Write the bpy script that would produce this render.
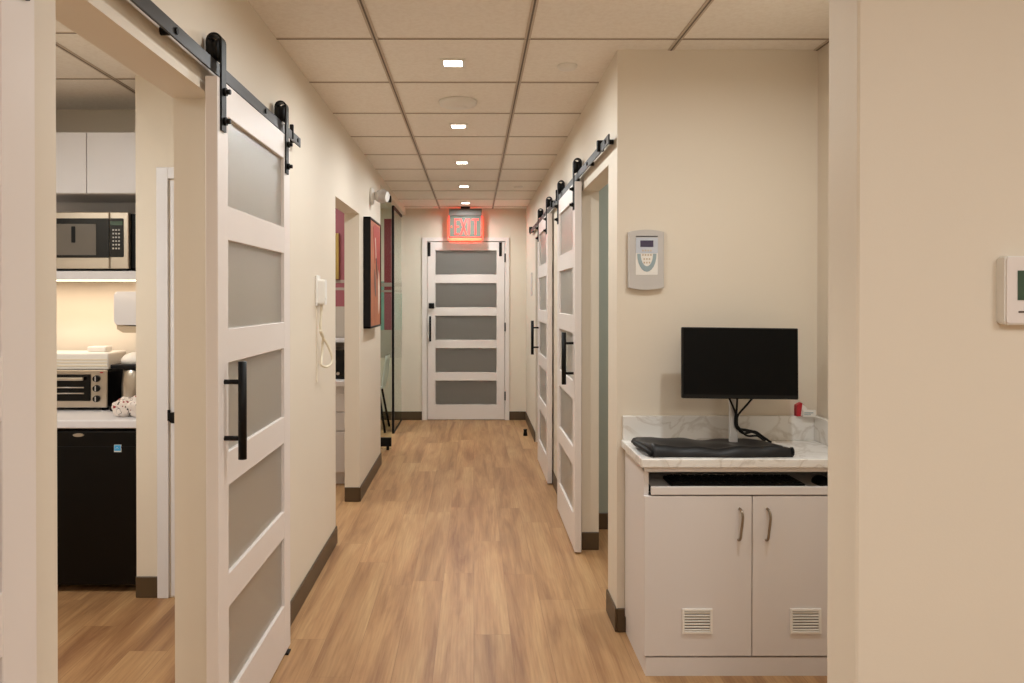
import bpy, bmesh, math, random
from mathutils import Vector, Matrix
random.seed(4)
S = bpy.context.scene
C = S.collection
for o in list(bpy.data.objects): bpy.data.objects.remove(o, do_unlink=True)

# ------------------------------------------------------------------ camera
F = 759.0
YAW = math.radians(0.12); PITCH = math.radians(0.35)
CX = 474 + F*math.tan(YAW); CY = 299 + F*math.tan(PITCH)
EYE = 1.397
cam_d = bpy.data.cameras.new('camera'); cam = bpy.data.objects.new('camera', cam_d); C.objects.link(cam)
cam.location = (0, 0, EYE)
cam.rotation_euler = (math.radians(90) - PITCH, 0, -YAW)
cam_d.sensor_width = 36; cam_d.lens = F*36/1024
cam_d.shift_x = (512-CX)/1024; cam_d.shift_y = (CY-341.5)/1024
cam_d.clip_start = 0.02
S.camera = cam
# ------------------------------------------------------------------ world, exposure, general light
w = bpy.data.worlds.new('world'); S.world = w; w.use_nodes = True
w.node_tree.nodes['Background'].inputs[0].default_value = (1.0, 0.88, 0.74, 1)
w.node_tree.nodes['Background'].inputs[1].default_value = 0.3
S.view_settings.view_transform = 'Standard'; S.view_settings.look = 'None'
S.view_settings.gamma = 1; S.view_settings.use_curve_mapping = False
S.view_settings.exposure = 0.16
WARM = (0.95, 1.0, 1.02)
def area(name, loc, sx, sy, power, col=WARM, rot=(0, 0, 0), spread=180, parent=None):
    l = bpy.data.lights.new(name, 'AREA'); l.shape = 'RECTANGLE'; l.size = sx; l.size_y = sy
    l.energy = power; l.color = col; l.spread = math.radians(spread)
    o = bpy.data.objects.new(name, l); C.objects.link(o); o.location = loc; o.rotation_euler = rot
    if parent:
        o.parent = parent; o.location = Vector(loc) - parent.location
    return o
P_DOWN = 9.0      # each small recessed downlight
P_FILL = 24.0     # each unseen fill panel added behind the camera
P_KITCHEN = 22.0
P_ROOM = 13.0

# ------------------------------------------------------------------ helpers
def srgb(r, g, b):
    f = lambda c: (c/255/12.92) if c/255 <= .04045 else ((c/255+.055)/1.055)**2.4
    return (f(r), f(g), f(b), 1)
MATS = {}
def mat(name, col, rough=.5, metal=0, spec=.5, bump=0, bscale=200, var=0, vscale=3, trans=0, emit=None, estr=0, coat=0, ior=1.45):
    m = bpy.data.materials.new(name); m.use_nodes = True; nt = m.node_tree; b = nt.nodes['Principled BSDF']
    b.inputs['Base Color'].default_value = srgb(*col)
    b.inputs['Roughness'].default_value = rough; b.inputs['Metallic'].default_value = metal
    b.inputs['Specular IOR Level'].default_value = spec; b.inputs['IOR'].default_value = ior
    b.inputs['Transmission Weight'].default_value = trans; b.inputs['Coat Weight'].default_value = coat
    tc = nt.nodes.new('ShaderNodeTexCoord')
    if emit:
        b.inputs['Emission Color'].default_value = (*emit, 1); b.inputs['Emission Strength'].default_value = estr
    if var:
        n = nt.nodes.new('ShaderNodeTexNoise'); n.inputs['Scale'].default_value = vscale; n.inputs['Detail'].default_value = 4
        nt.links.new(tc.outputs['Object'], n.inputs['Vector'])
        mx = nt.nodes.new('ShaderNodeMix'); mx.data_type = 'RGBA'
        nt.links.new(n.outputs['Fac'], mx.inputs[0])
        c = srgb(*col)
        mx.inputs[6].default_value = (c[0]*(1-var), c[1]*(1-var), c[2]*(1-var), 1)
        mx.inputs[7].default_value = (min(1, c[0]*(1+var)), min(1, c[1]*(1+var)), min(1, c[2]*(1+var)), 1)
        nt.links.new(mx.outputs[2], b.inputs['Base Color'])
    if bump:
        n = nt.nodes.new('ShaderNodeTexNoise'); n.inputs['Scale'].default_value = bscale; n.inputs['Detail'].default_value = 3
        nt.links.new(tc.outputs['Object'], n.inputs['Vector'])
        bp = nt.nodes.new('ShaderNodeBump'); bp.inputs['Strength'].default_value = bump; bp.inputs['Distance'].default_value = .001
        nt.links.new(n.outputs['Fac'], bp.inputs['Height']); nt.links.new(bp.outputs['Normal'], b.inputs['Normal'])
    MATS[name] = m
    return m
M_wall = mat('wall_paint', (227, 215, 197), .55, bump=.15, bscale=260, var=.02, vscale=2)
M_white = mat('door_paint', (232, 222, 215), .38, var=.01)
M_base = mat('rubber_base', (84, 66, 44), .45, var=.06, vscale=8)
M_black = mat('black_metal', (20, 19, 18), .45, spec=.3)
M_track = mat('track_steel', (46, 43, 41), .42, spec=.35)
M_frost = mat('frosted_glass', (240, 234, 224), .36, trans=.86, spec=.5)
M_cab = mat('cabinet_laminate', (224, 217, 213), .4, var=.01)
M_kcab = mat('kitchen_laminate', (226, 222, 222), .35)
M_steel = mat('brushed_steel', (190, 180, 166), .3, metal=.9)
M_knobk = mat('matte_black', (12, 11, 11), .5, spec=.25)
M_gloss = mat('gloss_black', (8, 8, 8), .15, spec=.35)
M_screen = mat('monitor_screen', (5, 5, 5), .45, spec=.15)
M_plastic = mat('white_plastic', (236, 231, 223), .4)
M_grey = mat('grey_plastic', (196, 190, 184), .45)
M_beige = mat('beige_plastic', (198, 178, 150), .5)
M_pink = mat('pink_paint', (150, 82, 88), .5, var=.03)
M_red = mat('red_paint', (140, 48, 54), .45)
M_teal = mat('teal_paint', (128, 168, 150), .5)
M_tealwall = mat('blue_green_paint', (166, 172, 162), .55, var=.02)
M_stripe = mat('stripe_grey', (168, 150, 138), .5)
M_lgrey = mat('stone_grey_paint', (178, 166, 152), .5)
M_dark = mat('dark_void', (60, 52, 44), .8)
M_gold = mat('gilt', (176, 146, 84), .35, metal=.6)
M_redp = mat('red_print', (176, 34, 44), .45)
M_lcd = mat('lcd_green', (62, 84, 66), .2)
M_lcdb = mat('lcd_violet', (66, 58, 84), .2)
M_bluegrey = mat('blue_grey_print', (150, 166, 170), .5)
M_blue = mat('blue_print', (60, 160, 214), .5)
M_cord = mat('cream_cord', (226, 214, 190), .5)
M_ink = mat('ink', (60, 56, 54), .6)
M_ventprint = mat('vent_shade_print', (90, 78, 66), .8)  # dark tone for shade behind the vent slats and a printed thermostat mark

def ceiling_mat():
    m = bpy.data.materials.new('ceiling_tile'); m.use_nodes = True; nt = m.node_tree; b = nt.nodes['Principled BSDF']
    b.inputs['Roughness'].default_value = .85; b.inputs['Specular IOR Level'].default_value = .15
    tc = nt.nodes.new('ShaderNodeTexCoord')
    n = nt.nodes.new('ShaderNodeTexNoise'); n.inputs['Scale'].default_value = 60; n.inputs['Detail'].default_value = 3
    nt.links.new(tc.outputs['Object'], n.inputs['Vector'])
    cr = nt.nodes.new('ShaderNodeValToRGB'); cr.color_ramp.elements[0].position = .35; cr.color_ramp.elements[1].position = .6
    cr.color_ramp.elements[0].color = srgb(240, 232, 221); cr.color_ramp.elements[1].color = srgb(245, 238, 228)
    nt.links.new(n.outputs['Fac'], cr.inputs[0]); nt.links.new(cr.outputs[0], b.inputs['Base Color'])
    bp = nt.nodes.new('ShaderNodeBump'); bp.inputs['Strength'].default_value = .12; bp.inputs['Distance'].default_value = .001
    nt.links.new(n.outputs['Fac'], bp.inputs['Height']); nt.links.new(bp.outputs['Normal'], b.inputs['Normal'])
    return m
M_ceil = ceiling_mat()
M_grid = mat('ceiling_grid', (196, 180, 162), .5)
M_groove = mat('ceiling_groove', (112, 100, 88), .7)

def floor_mat():
    m = bpy.data.materials.new('wood_plank_floor'); m.use_nodes = True; nt = m.node_tree; b = nt.nodes['Principled BSDF']
    L = nt.links.new; N = nt.nodes.new
    tc = N('ShaderNodeTexCoord'); mp = N('ShaderNodeMapping'); mp.inputs['Rotation'].default_value = (0, 0, math.radians(90))
    L(tc.outputs['Object'], mp.inputs['Vector'])
    sx = N('ShaderNodeSeparateXYZ'); L(mp.outputs[0], sx.inputs[0])
    dv = N('ShaderNodeMath'); dv.operation = 'DIVIDE'; dv.inputs[1].default_value = .152; L(sx.outputs['Y'], dv.inputs[0])
    fl = N('ShaderNodeMath'); fl.operation = 'FLOOR'; L(dv.outputs[0], fl.inputs[0])
    wn = N('ShaderNodeTexWhiteNoise'); wn.noise_dimensions = '1D'; L(fl.outputs[0], wn.inputs['W'])
    ma = N('ShaderNodeMath'); ma.operation = 'MULTIPLY_ADD'; ma.inputs[1].default_value = 1.22; L(wn.outputs['Value'], ma.inputs[0]); L(sx.outputs['X'], ma.inputs[2])
    cx3 = N('ShaderNodeCombineXYZ'); L(ma.outputs[0], cx3.inputs[0]); L(sx.outputs['Y'], cx3.inputs[1])
    br = N('ShaderNodeTexBrick'); br.offset = 0; br.squash = 1
    br.inputs['Scale'].default_value = 1; br.inputs['Brick Width'].default_value = 1.22; br.inputs['Row Height'].default_value = .152
    br.inputs['Mortar Size'].default_value = .0009; br.inputs['Mortar Smooth'].default_value = .3; br.inputs['Bias'].default_value = 0
    br.inputs['Color1'].default_value = (0, 0, 0, 1); br.inputs['Color2'].default_value = (1, 1, 1, 1); br.inputs['Mortar'].default_value = (.5, .5, .5, 1)
    L(cx3.outputs[0], br.inputs['Vector'])
    # long grain, shifted from plank to plank
    sc = N('ShaderNodeVectorMath'); sc.operation = 'MULTIPLY'; sc.inputs[1].default_value = (.8, 9, 1); L(mp.outputs[0], sc.inputs[0])
    sh = N('ShaderNodeVectorMath'); sh.operation = 'MULTIPLY_ADD'; sh.inputs[1].default_value = (7, 13, 5)
    L(br.outputs['Color'], sh.inputs[0]); L(sc.outputs[0], sh.inputs[2])
    n1 = N('ShaderNodeTexNoise'); n1.inputs['Scale'].default_value = 1.15; n1.inputs['Detail'].default_value = 6; n1.inputs['Roughness'].default_value = .6; n1.inputs['Distortion'].default_value = .6
    L(sh.outputs[0], n1.inputs['Vector'])
    sc2 = N('ShaderNodeVectorMath'); sc2.operation = 'MULTIPLY'; sc2.inputs[1].default_value = (4, 110, 1); L(mp.outputs[0], sc2.inputs[0])
    n2 = N('ShaderNodeTexNoise'); n2.inputs['Scale'].default_value = 1; n2.inputs['Detail'].default_value = 4; L(sc2.outputs[0], n2.inputs['Vector'])
    cr = N('ShaderNodeValToRGB'); e = cr.color_ramp.elements
    e[0].position = .30; e[0].color = srgb(146, 104, 70); e[1].position = .72; e[1].color = srgb(200, 162, 116)
    x = e.new(.5); x.color = srgb(181, 139, 96)
    L(n1.outputs['Fac'], cr.inputs[0])
    mx = N('ShaderNodeMix'); mx.data_type = 'RGBA'; mx.blend_type = 'MULTIPLY'; mx.inputs[0].default_value = .45
    cr2 = N('ShaderNodeValToRGB'); cr2.color_ramp.elements[0].position = .35; cr2.color_ramp.elements[0].color = (.66, .6, .55, 1); cr2.color_ramp.elements[1].position = .6; cr2.color_ramp.elements[1].color = (1, 1, 1, 1)
    L(n2.outputs['Fac'], cr2.inputs[0]); L(cr.outputs[0], mx.inputs[6]); L(cr2.outputs[0], mx.inputs[7])
    # plank tone
    tone = N('ShaderNodeValToRGB'); tone.color_ramp.elements[0].color = (.86, .84, .82, 1); tone.color_ramp.elements[1].color = (1.02, 1.01, 1.0, 1)
    L(br.outputs['Color'], tone.inputs[0])
    m2 = N('ShaderNodeMix'); m2.data_type = 'RGBA'; m2.blend_type = 'MULTIPLY'; m2.inputs[0].default_value = .75
    L(mx.outputs[2], m2.inputs[6]); L(tone.outputs[0], m2.inputs[7])
    m3 = N('ShaderNodeMix'); m3.data_type = 'RGBA'; L(br.outputs['Fac'], m3.inputs[0]); L(m2.outputs[2], m3.inputs[6]); m3.inputs[7].default_value = srgb(138, 100, 68)
    L(m3.outputs[2], b.inputs['Base Color'])
    b.inputs['Roughness'].default_value = .42; b.inputs['Specular IOR Level'].default_value = .35
    bp = N('ShaderNodeBump'); bp.inputs['Strength'].default_value = .12; bp.inputs['Distance'].default_value = .001
    L(n2.outputs['Fac'], bp.inputs['Height']); L(bp.outputs['Normal'], b.inputs['Normal'])
    return m
M_floor = floor_mat()

def marble_mat():
    m = bpy.data.materials.new('veined_quartz'); m.use_nodes = True; nt = m.node_tree; b = nt.nodes['Principled BSDF']
    L = nt.links.new; N = nt.nodes.new
    tc = N('ShaderNodeTexCoord')
    n = N('ShaderNodeTexNoise'); n.inputs['Scale'].default_value = 4.5; n.inputs['Detail'].default_value = 7; n.inputs['Distortion'].default_value = 1.6
    L(tc.outputs['Object'], n.inputs['Vector'])
    cr = N('ShaderNodeValToRGB'); e = cr.color_ramp.elements
    e[0].position = .455; e[0].color = srgb(234, 230, 224); e[1].position = .545; e[1].color = srgb(234, 230, 224)
    x = e.new(.5); x.color = srgb(215, 208, 199)
    L(n.outputs['Fac'], cr.inputs[0]); L(cr.outputs[0], b.inputs['Base Color']); b.inputs['Roughness'].default_value = .25
    return m
M_marble = marble_mat()

def NB(): return bmesh.new()
def box(bm, x0, x1, y0, y1, z0, z1, bev=0, mi=0, seg=1, rot=None):
    v = [bm.verts.new((x, y, z)) for x in (x0, x1) for y in (y0, y1) for z in (z0, z1)]
    idx = [(0, 1, 3, 2), (4, 6, 7, 5), (0, 4, 5, 1), (2, 3, 7, 6), (0, 2, 6, 4), (1, 5, 7, 3)]
    fs = [bm.faces.new([v[i] for i in q]) for q in idx]
    for f in fs: f.material_index = mi
    if rot:
        bmesh.ops.rotate(bm, verts=v, cent=rot[0], matrix=rot[1])
    if bev:
        es = list({e for f in fs for e in f.edges})
        r = bmesh.ops.bevel(bm, geom=es, offset=bev, segments=seg, affect='EDGES', profile=.5, material=-1)
        for f in r['faces']: f.material_index = mi
def cyl(bm, p0, p1, r, n=20, r2=None, mi=0, smooth=True, cap=True):
    p0 = Vector(p0); p1 = Vector(p1); d = (p1-p0).normalized(); r2 = r if r2 is None else r2
    a = d.orthogonal().normalized(); b = d.cross(a)
    A = [bm.verts.new(p0+(a*math.cos(t)+b*math.sin(t))*r) for t in [2*math.pi*i/n for i in range(n)]]
    B = [bm.verts.new(p1+(a*math.cos(t)+b*math.sin(t))*r2) for t in [2*math.pi*i/n for i in range(n)]]
    for i in range(n):
        f = bm.faces.new((A[i], A[(i+1) % n], B[(i+1) % n], B[i])); f.smooth = smooth; f.material_index = mi
    if cap:
        for q in (A[::-1], B): f = bm.faces.new(q); f.material_index = mi
def lathe(bm, prof, cx, cy, n=28, mi=0, axis='z', base=0):
    rings = []
    for r, h in prof:
        ring = []
        for i in range(n):
            t = 2*math.pi*i/n
            if axis == 'z': p = (cx+r*math.cos(t), cy+r*math.sin(t), h)
            elif axis == 'x': p = (h, cx+r*math.cos(t), cy+r*math.sin(t))
            ring.append(bm.verts.new(p))
        rings.append(ring)
    for a, b in zip(rings, rings[1:]):
        for i in range(n):
            f = bm.faces.new((a[i], a[(i+1) % n], b[(i+1) % n], b[i])); f.smooth = True; f.material_index = mi
    for q in (rings[0][::-1], rings[-1]): f = bm.faces.new(q); f.material_index = mi
def prism(bm, pts, axis, a0, a1, mi=0, bev=0):
    """pts in the two other axes (in xyz order), extruded along axis"""
    def P(p, a):
        return {'x': (a, p[0], p[1]), 'y': (p[0], a, p[1]), 'z': (p[0], p[1], a)}[axis]
    A = [bm.verts.new(P(p, a0)) for p in pts]; B = [bm.verts.new(P(p, a1)) for p in pts]; n = len(pts)
    fs = [bm.faces.new(A[::-1]), bm.faces.new(B)] + [bm.faces.new((A[i], A[(i+1) % n], B[(i+1) % n], B[i])) for i in range(n)]
    for f in fs: f.material_index = mi
    if bev:
        es = list({e for f in fs[:2] for e in f.edges})
        r = bmesh.ops.bevel(bm, geom=es, offset=bev, segments=2, affect='EDGES', profile=.5)
        for f in r['faces']: f.material_index = mi
def smooth_path(pts, k=6):
    pts = [Vector(p) for p in pts]; out = []
    for i in range(len(pts)-1):
        p0 = pts[max(i-1, 0)]; p1 = pts[i]; p2 = pts[i+1]; p3 = pts[min(i+2, len(pts)-1)]
        for j in range(k):
            t = j/k
            out.append(.5*((2*p1)+(p2-p0)*t+(2*p0-5*p1+4*p2-p3)*t*t+(3*p1-p0-3*p2+p3)*t**3))
    out.append(pts[-1]); return out
def tube(bm, pts, r, n=10, k=6, mi=0, smooth=True):
    P = smooth_path(pts, k) if smooth else [Vector(p) for p in pts]
    rings = []; a = None
    for i, p in enumerate(P):
        d = (P[min(i+1, len(P)-1)]-P[max(i-1, 0)]).normalized()
        if a is None: a = d.orthogonal().normalized()
        a = (a-d*a.dot(d)).normalized(); b = d.cross(a)
        rings.append([bm.verts.new(p+(a*math.cos(t)+b*math.sin(t))*r) for t in [2*math.pi*j/n for j in range(n)]])
    for A, B in zip(rings, rings[1:]):
        for i in range(n):
            f = bm.faces.new((A[i], A[(i+1) % n], B[(i+1) % n], B[i])); f.smooth = True; f.material_index = mi
    for q in (rings[0][::-1], rings[-1]): f = bm.faces.new(q); f.material_index = mi
def rrect(x0, x1, z0, z1, r, n=5):
    out = []
    for cx, cz, a in ((x1-r, z1-r, 0), (x0+r, z1-r, 90), (x0+r, z0+r, 180), (x1-r, z0+r, 270)):
        for i in range(n+1):
            t = math.radians(a+90*i/n); out.append((cx+r*math.cos(t), cz+r*math.sin(t)))
    return out
def rootloc(p):
    while p.parent: p = p.parent
    return p.location if p.type == 'EMPTY' else Vector((0, 0, 0))
def obj(name, bm, m, parent=None):
    """link the bmesh (world coordinates) as one mesh; its vertices go into the frame of its thing"""
    if parent is not None: bmesh.ops.translate(bm, verts=bm.verts, vec=-rootloc(parent))
    bmesh.ops.recalc_face_normals(bm, faces=bm.faces)
    me = bpy.data.meshes.new(name); bm.to_mesh(me); bm.free()
    for x in (m if isinstance(m, (list, tuple)) else [m]): me.materials.append(x)
    o = bpy.data.objects.new(name, me); C.objects.link(o)
    if parent is not None: o.parent = parent
    return o
def thing(name, loc, label, cat, group=None):
    o = bpy.data.objects.new(name, None); C.objects.link(o); o.location = loc; o.empty_display_size = .1
    o['label'] = label; o['category'] = cat
    if group: o['group'] = group
    return o
def single(name, bm, m, label, cat, group=None):
    """a thing that is one mesh: origin at its base centre"""
    xs = [v.co for v in bm.verts]
    c = Vector(((min(v.x for v in xs)+max(v.x for v in xs))/2, (min(v.y for v in xs)+max(v.y for v in xs))/2, min(v.z for v in xs)))
    bmesh.ops.translate(bm, verts=bm.verts, vec=-c)
    o = obj(name, bm, m); o.location = c; o['label'] = label; o['category'] = cat
    if group: o['group'] = group
    return o
def struct(name, bm, m, label=None, cat=None):
    o = obj(name, bm, m); o['kind'] = 'structure'
    o['label'] = label or name; o['category'] = cat or name.split('_')[0]
    return o
def copy_thing(src, loc, label=None):
    r = src.copy(); C.objects.link(r); r.location = loc
    if label: r['label'] = label
    for ch in list(src.children):
        c = ch.copy(); C.objects.link(c); c.parent = r
        for g in list(ch.children):
            d = g.copy(); C.objects.link(d); d.parent = c
    return r

CEIL = 2.44
XL, XR = -.79, .60           # faces of the corridor walls
XLi, XRi = -.90, .695        # their far faces
YE = 8.76                    # end wall

# ------------------------------------------------------------------ the setting
bm = NB(); box(bm, -2.8, 3.1, -2.7, 8.95, -.05, 0); struct('floor', bm, M_floor, 'light brown wood plank floor running down the corridor', 'floor')
bm = NB(); box(bm, -2.8, 3.1, -2.7, 8.95, CEIL, CEIL+.05)
gx = [-.396 + .6096*k for k in range(-5, 7)]
ROW0 = 3.045
gy = [ROW0 + .6096*k for k in range(-9, 10)]
def grid(bm, xs, ys, x0, x1, y0, y1):
    for x in xs:
        if x0 < x < x1:
            box(bm, x-.012, x+.012, y0, y1, CEIL-.004, CEIL, mi=1)
            box(bm, x-.0035, x+.0035, y0, y1, CEIL-.0045, CEIL-.0035, mi=2)
    for y in ys:
        if y0 < y < y1:
            box(bm, x0, x1, y-.007, y+.007, CEIL-.0035, CEIL, mi=1)
            box(bm, x0, x1, y-.0025, y+.0025, CEIL-.004, CEIL-.003, mi=2)
grid(bm, gx, gy, XL, XR, -2.5, YE)
grid(bm, gx, gy, XR, 3.0, -2.5, 1.41)
grid(bm, gx, gy, XR, 1.44, 1.53, 3.18)
grid(bm, [-1.707-.61*k for k in (-1, 0, 1)], [3.6-.62*k for k in range(5)], -2.6, XLi, .9, 4.19)
struct('ceiling', bm, [M_ceil, M_grid, M_groove], 'suspended ceiling of pale square tiles', 'ceiling')

bm = NB()
box(bm, XLi, XL, -2.5, 1.438, 0, CEIL); box(bm, XLi-.012, XL, 1.438, 2.31, 2.006, CEIL)
box(bm, XLi-.012, XL, 2.31, 4.33, 0, CEIL); box(bm, XLi+.008, XL, 4.33, 5.23, 1.984, CEIL)
box(bm, XLi+.008, XL, 5.23, 6.41, 0, CEIL); box(bm, XLi, XL, 6.41, YE, 2.365, CEIL)
struct('wall_left', bm, M_wall, 'cream left corridor wall with openings', 'wall')
bm = NB()
box(bm, XR, XRi, 3.28, 3.39, 0, CEIL); box(bm, XR, XRi, 3.39, 4.22, 1.996, CEIL); box(bm, XR, XRi, 4.22, 6.58, 0, CEIL)
box(bm, XR, XRi, 6.58, 7.4, 1.996, CEIL); box(bm, XR, XRi, 7.4, YE, 0, CEIL)
box(bm, XR, 1.56, 3.18, 3.28, 0, CEIL)
struct('wall_right', bm, M_wall, 'cream right corridor wall with its corner and the alcove back wall', 'wall')
bm = NB(); box(bm, 1.44, 1.56, 1.53, 3.18, 0, CEIL); struct('wall_alcove', bm, M_wall, 'cream side wall right of the cabinet', 'wall')
bm = NB(); box(bm, .713, 3.0, 1.41, 1.53, 0, CEIL, bev=.004); struct('wall_front', bm, M_wall, 'cream wall at the right edge of the picture carrying the thermostat', 'wall')
bm = NB()
box(bm, -2.7, -.541, YE, YE+.1, 0, CEIL); box(bm, .357, 3.0, YE, YE+.1, 0, CEIL); box(bm, -.541, .357, YE, YE+.1, 2.062, CEIL)
struct('wall_end', bm, M_wall, 'cream wall at the end of the corridor', 'wall')
bm = NB()
box(bm, -1.580, XLi, 3.55, 4.19, 0, CEIL)
struct('wall_kitchen', bm, M_wall, 'cream wall beside the kitchen closet door', 'wall')
bm = NB(); box(bm, -2.6, XLi, 4.19, 4.25, 0, CEIL); struct('wall_kitchen_back', bm, M_wall, 'cream back wall of the kitchen', 'wall')
bm = NB(); box(bm, -2.6, XLi, .8, .9, 0, CEIL); struct('wall_kitchen_front', bm, M_wall, 'cream near wall of the kitchen', 'wall')
bm = NB(); box(bm, -2.7, -2.6, -2.5, YE, 0, CEIL); struct('wall_outer', bm, M_wall, 'cream outer wall', 'wall')
bm = NB(); box(bm, -2.8, 3.1, -2.7, -2.5, 0, CEIL); box(bm, 3.0, 3.1, -2.5, YE, 0, CEIL); struct('wall_rear', bm, M_wall, 'cream walls behind the camera', 'wall')
# coloured side rooms
bm = NB(); box(bm, -2.6, XLi+.008, 6.30, 6.40, 0, CEIL); 
box(bm, -2.6, XLi-.02, 6.292, 6.30, 1.335, CEIL, mi=1)
for z0, z1 in ((1.47, 1.492), (1.53, 1.555)): box(bm, -2.6, XLi-.02, 6.288, 6.292, z0, z1, mi=2)
box(bm, -2.6, XLi-.02, 6.292, 6.30, .82, 1.335, mi=3)
struct('wall_pink', bm, [M_wall, M_pink, M_stripe, M_lgrey], 'pink wall with grey stripes seen through the second opening', 'wall')
bm = NB(); box(bm, XRi, 3.0, 4.60, 4.70, 0, CEIL); struct('wall_teal', bm, M_tealwall, 'blue green wall seen through the doorway on the right', 'wall')
bm = NB()
y = YE-.012
box(bm, -1.035, -.925, y, YE, 1.46, 2.32, mi=1)          # red upper field
box(bm, -1.035, -.925, y, YE, 1.04, 1.46, mi=0)
box(bm, -2.6, -1.035, y, YE, 1.04, 1.60, mi=2)
box(bm, -.925, -.835, y, YE, 1.04, 1.46, mi=2)
box(bm, -2.6, -.835, y, YE, .72, 1.04, mi=4)
for z0, z1 in ((1.475, 1.50), (1.54, 1.585)): box(bm, -2.6, -.835, y-.003, y, z0, z1, mi=3)
struct('trim_mural', bm, [M_pink, M_red, M_teal, M_stripe, M_lgrey], 'painted colour fields on the wall of the glazed room', 'trim')

# rubber baseboards
def baseb(name, segs, label):
    bm = NB()
    for x0, x1, y0, y1 in segs: box(bm, x0, x1, y0, y1, 0, .099, bev=.003)
    struct(name, bm, M_base, label, 'baseboard')
T = .009
baseb('baseboard_left', [(XL, XL+T, 2.32, 4.33+T), (XLi-.012, XL+T, 4.33, 4.33+T)], 'dark brown rubber base below the handset')
baseb('baseboard_left_far', [(XL, XL+T, 5.23-T, 6.41), (XLi+.008, XL, 5.23-T, 5.23)], 'dark brown rubber base below the framed picture')
baseb('baseboard_right', [(XR-T, XR, 3.18-T, 3.39), (XR, .66, 3.18-T, 3.18), (XR-T, XR, 4.23, 6.58), (XR, XRi, 4.22-T, 4.22), (XR-T, XR, 7.4, YE)], 'dark brown rubber base on the right')
baseb('baseboard_end', [(-2.6, -.60, YE-T, YE), (.408, XR-T, YE-T, YE)], 'dark brown rubber base on the end wall')
baseb('baseboard_kitchen', [(-1.580-.002, -1.475, 3.55-T, 3.55)], 'dark brown rubber base in the kitchen')
baseb('baseboard_teal', [(XRi, 3.0, 4.60-T, 4.60)], 'dark brown rubber base on the blue green wall')

# ------------------------------------------------------------------ panelled doors
PB = [.20, .569, .938, 1.307, 1.676]; PH = .267
def panel_frame(bm, ax, a0, a1, d0, d1, z0, z1, pb, ph, stile):
    """frame lying in plane; ax 'y': runs along Y with thickness in X, ax 'x': runs along X with thickness in Y"""
    def B(p0, p1, q0, q1, za, zb, bev=.0015):
        if ax == 'y': box(bm, q0, q1, p0, p1, za, zb, bev=bev)
        else: box(bm, p0, p1, q0, q1, za, zb, bev=bev)
    B(a0, a0+stile, d0, d1, z0, z1); B(a1-stile, a1, d0, d1, z0, z1)
    edges = [z0] + [v for b in pb for v in (b, b+ph)] + [z1]
    for i in range(0, len(edges), 2): B(a0+stile-.001, a1-stile+.001, d0+.0005, d1-.0005, edges[i], edges[i+1])
def add_hanger(root, side, yc, ):
    s = side     # -1 left wall, +1 right wall; X = s*|x|
    bm = NB(); cxx = .755 if s < 0 else .569; ro = .0235; ri = .0175; cz = 2.148
    xf = lambda off: s*(cxx+off)
    prof = [(xf(-ro), 1.888), (xf(-ro), cz)]
    arc = [(math.cos(t), math.sin(t)) for t in [math.pi*(1-i/10) for i in range(11)]]
    outer = [(xf(ro*c), cz+ro*sn) for c, sn in arc]; inner = [(xf(ri*c), cz+ri*sn) for c, sn in arc[::-1]]
    pts = [(xf(-ro), 1.888)] + outer + [(xf(ro), 2.105), (xf(ri), 2.105)] + inner + [(xf(-ri), 1.888)]
    prism(bm, pts, 'y', yc-.02, yc+.02)
    h = obj('hanger_strap', bm, M_black, root)
    bm = NB(); lathe(bm, [(.024, xf(-.017)), (.034, xf(-.015)), (.034, xf(-.007)), (.030, xf(-.004)), (.030, xf(.004)), (.034, xf(.007)), (.034, xf(.015)), (.024, xf(.017))], yc, 2.124, axis='x')
    obj('roller', bm, M_knobk, h)
    for z in (2.003, 1.917):
        bm = NB(); cyl(bm, (xf(-ro), yc, z), (xf(-ro-.008), yc, z), .012, n=16); cyl(bm, (xf(-ro-.008), yc, z), (xf(-ro-.019), yc, z), .0075, n=6, smooth=False)
        obj('bolt', bm, M_knobk, h)
def sliding_door(side, y0, y1, handle_y, label, hangers):
    s = side; xf, xb = (.738, .774) if s < 0 else (.5515, .5875)
    root = thing('sliding_door', (s*(xf+xb)/2, (y0+y1)/2, .010), label, 'sliding door', 'white five pane sliding doors of the corridor')
    bm = NB(); panel_frame(bm, 'y', y0, y1, *sorted((s*xf, s*xb)), .010, 2.04, PB, PH, .092)
    obj('door_frame', bm, M_white, root)
    for b in PB:
        bm = NB(); box(bm, *sorted((s*(xf+.012), s*(xf+.018))), y0+.088, y1-.088, b-.004, b+PH+.004)
        obj('glass_pane', bm, M_frost, root)
    xb_ = xf-.053
    bm = NB()
    cyl(bm, (s*xb_, handle_y, .923), (s*xb_, handle_y, 1.212), .0125, n=20)
    for z in (.985, 1.152): cyl(bm, (s*xf, handle_y, z), (s*(xb_+.005), handle_y, z), .0072, n=14)
    obj('handle', bm, M_knobk, root)
    for yc in hangers: add_hanger(root, s, yc)
    return root
sliding_door(-1, 2.19, 3.045, 2.245, 'white sliding door open on the left wall, nearest door shown whole', (2.228, 2.985))
sliding_door(-1, .43, 1.28, 1.03, 'white sliding door cut off by the left edge of the picture', (.50, 1.235))
sliding_door(1, 4.145, 5.02, 4.207, 'white sliding door on the right wall, the nearer one of the two', (4.187, 4.97))
sliding_door(1, 5.70, 6.57, 6.48, 'white sliding door on the right wall, the farther one of the two', (5.76, 6.50))

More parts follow.
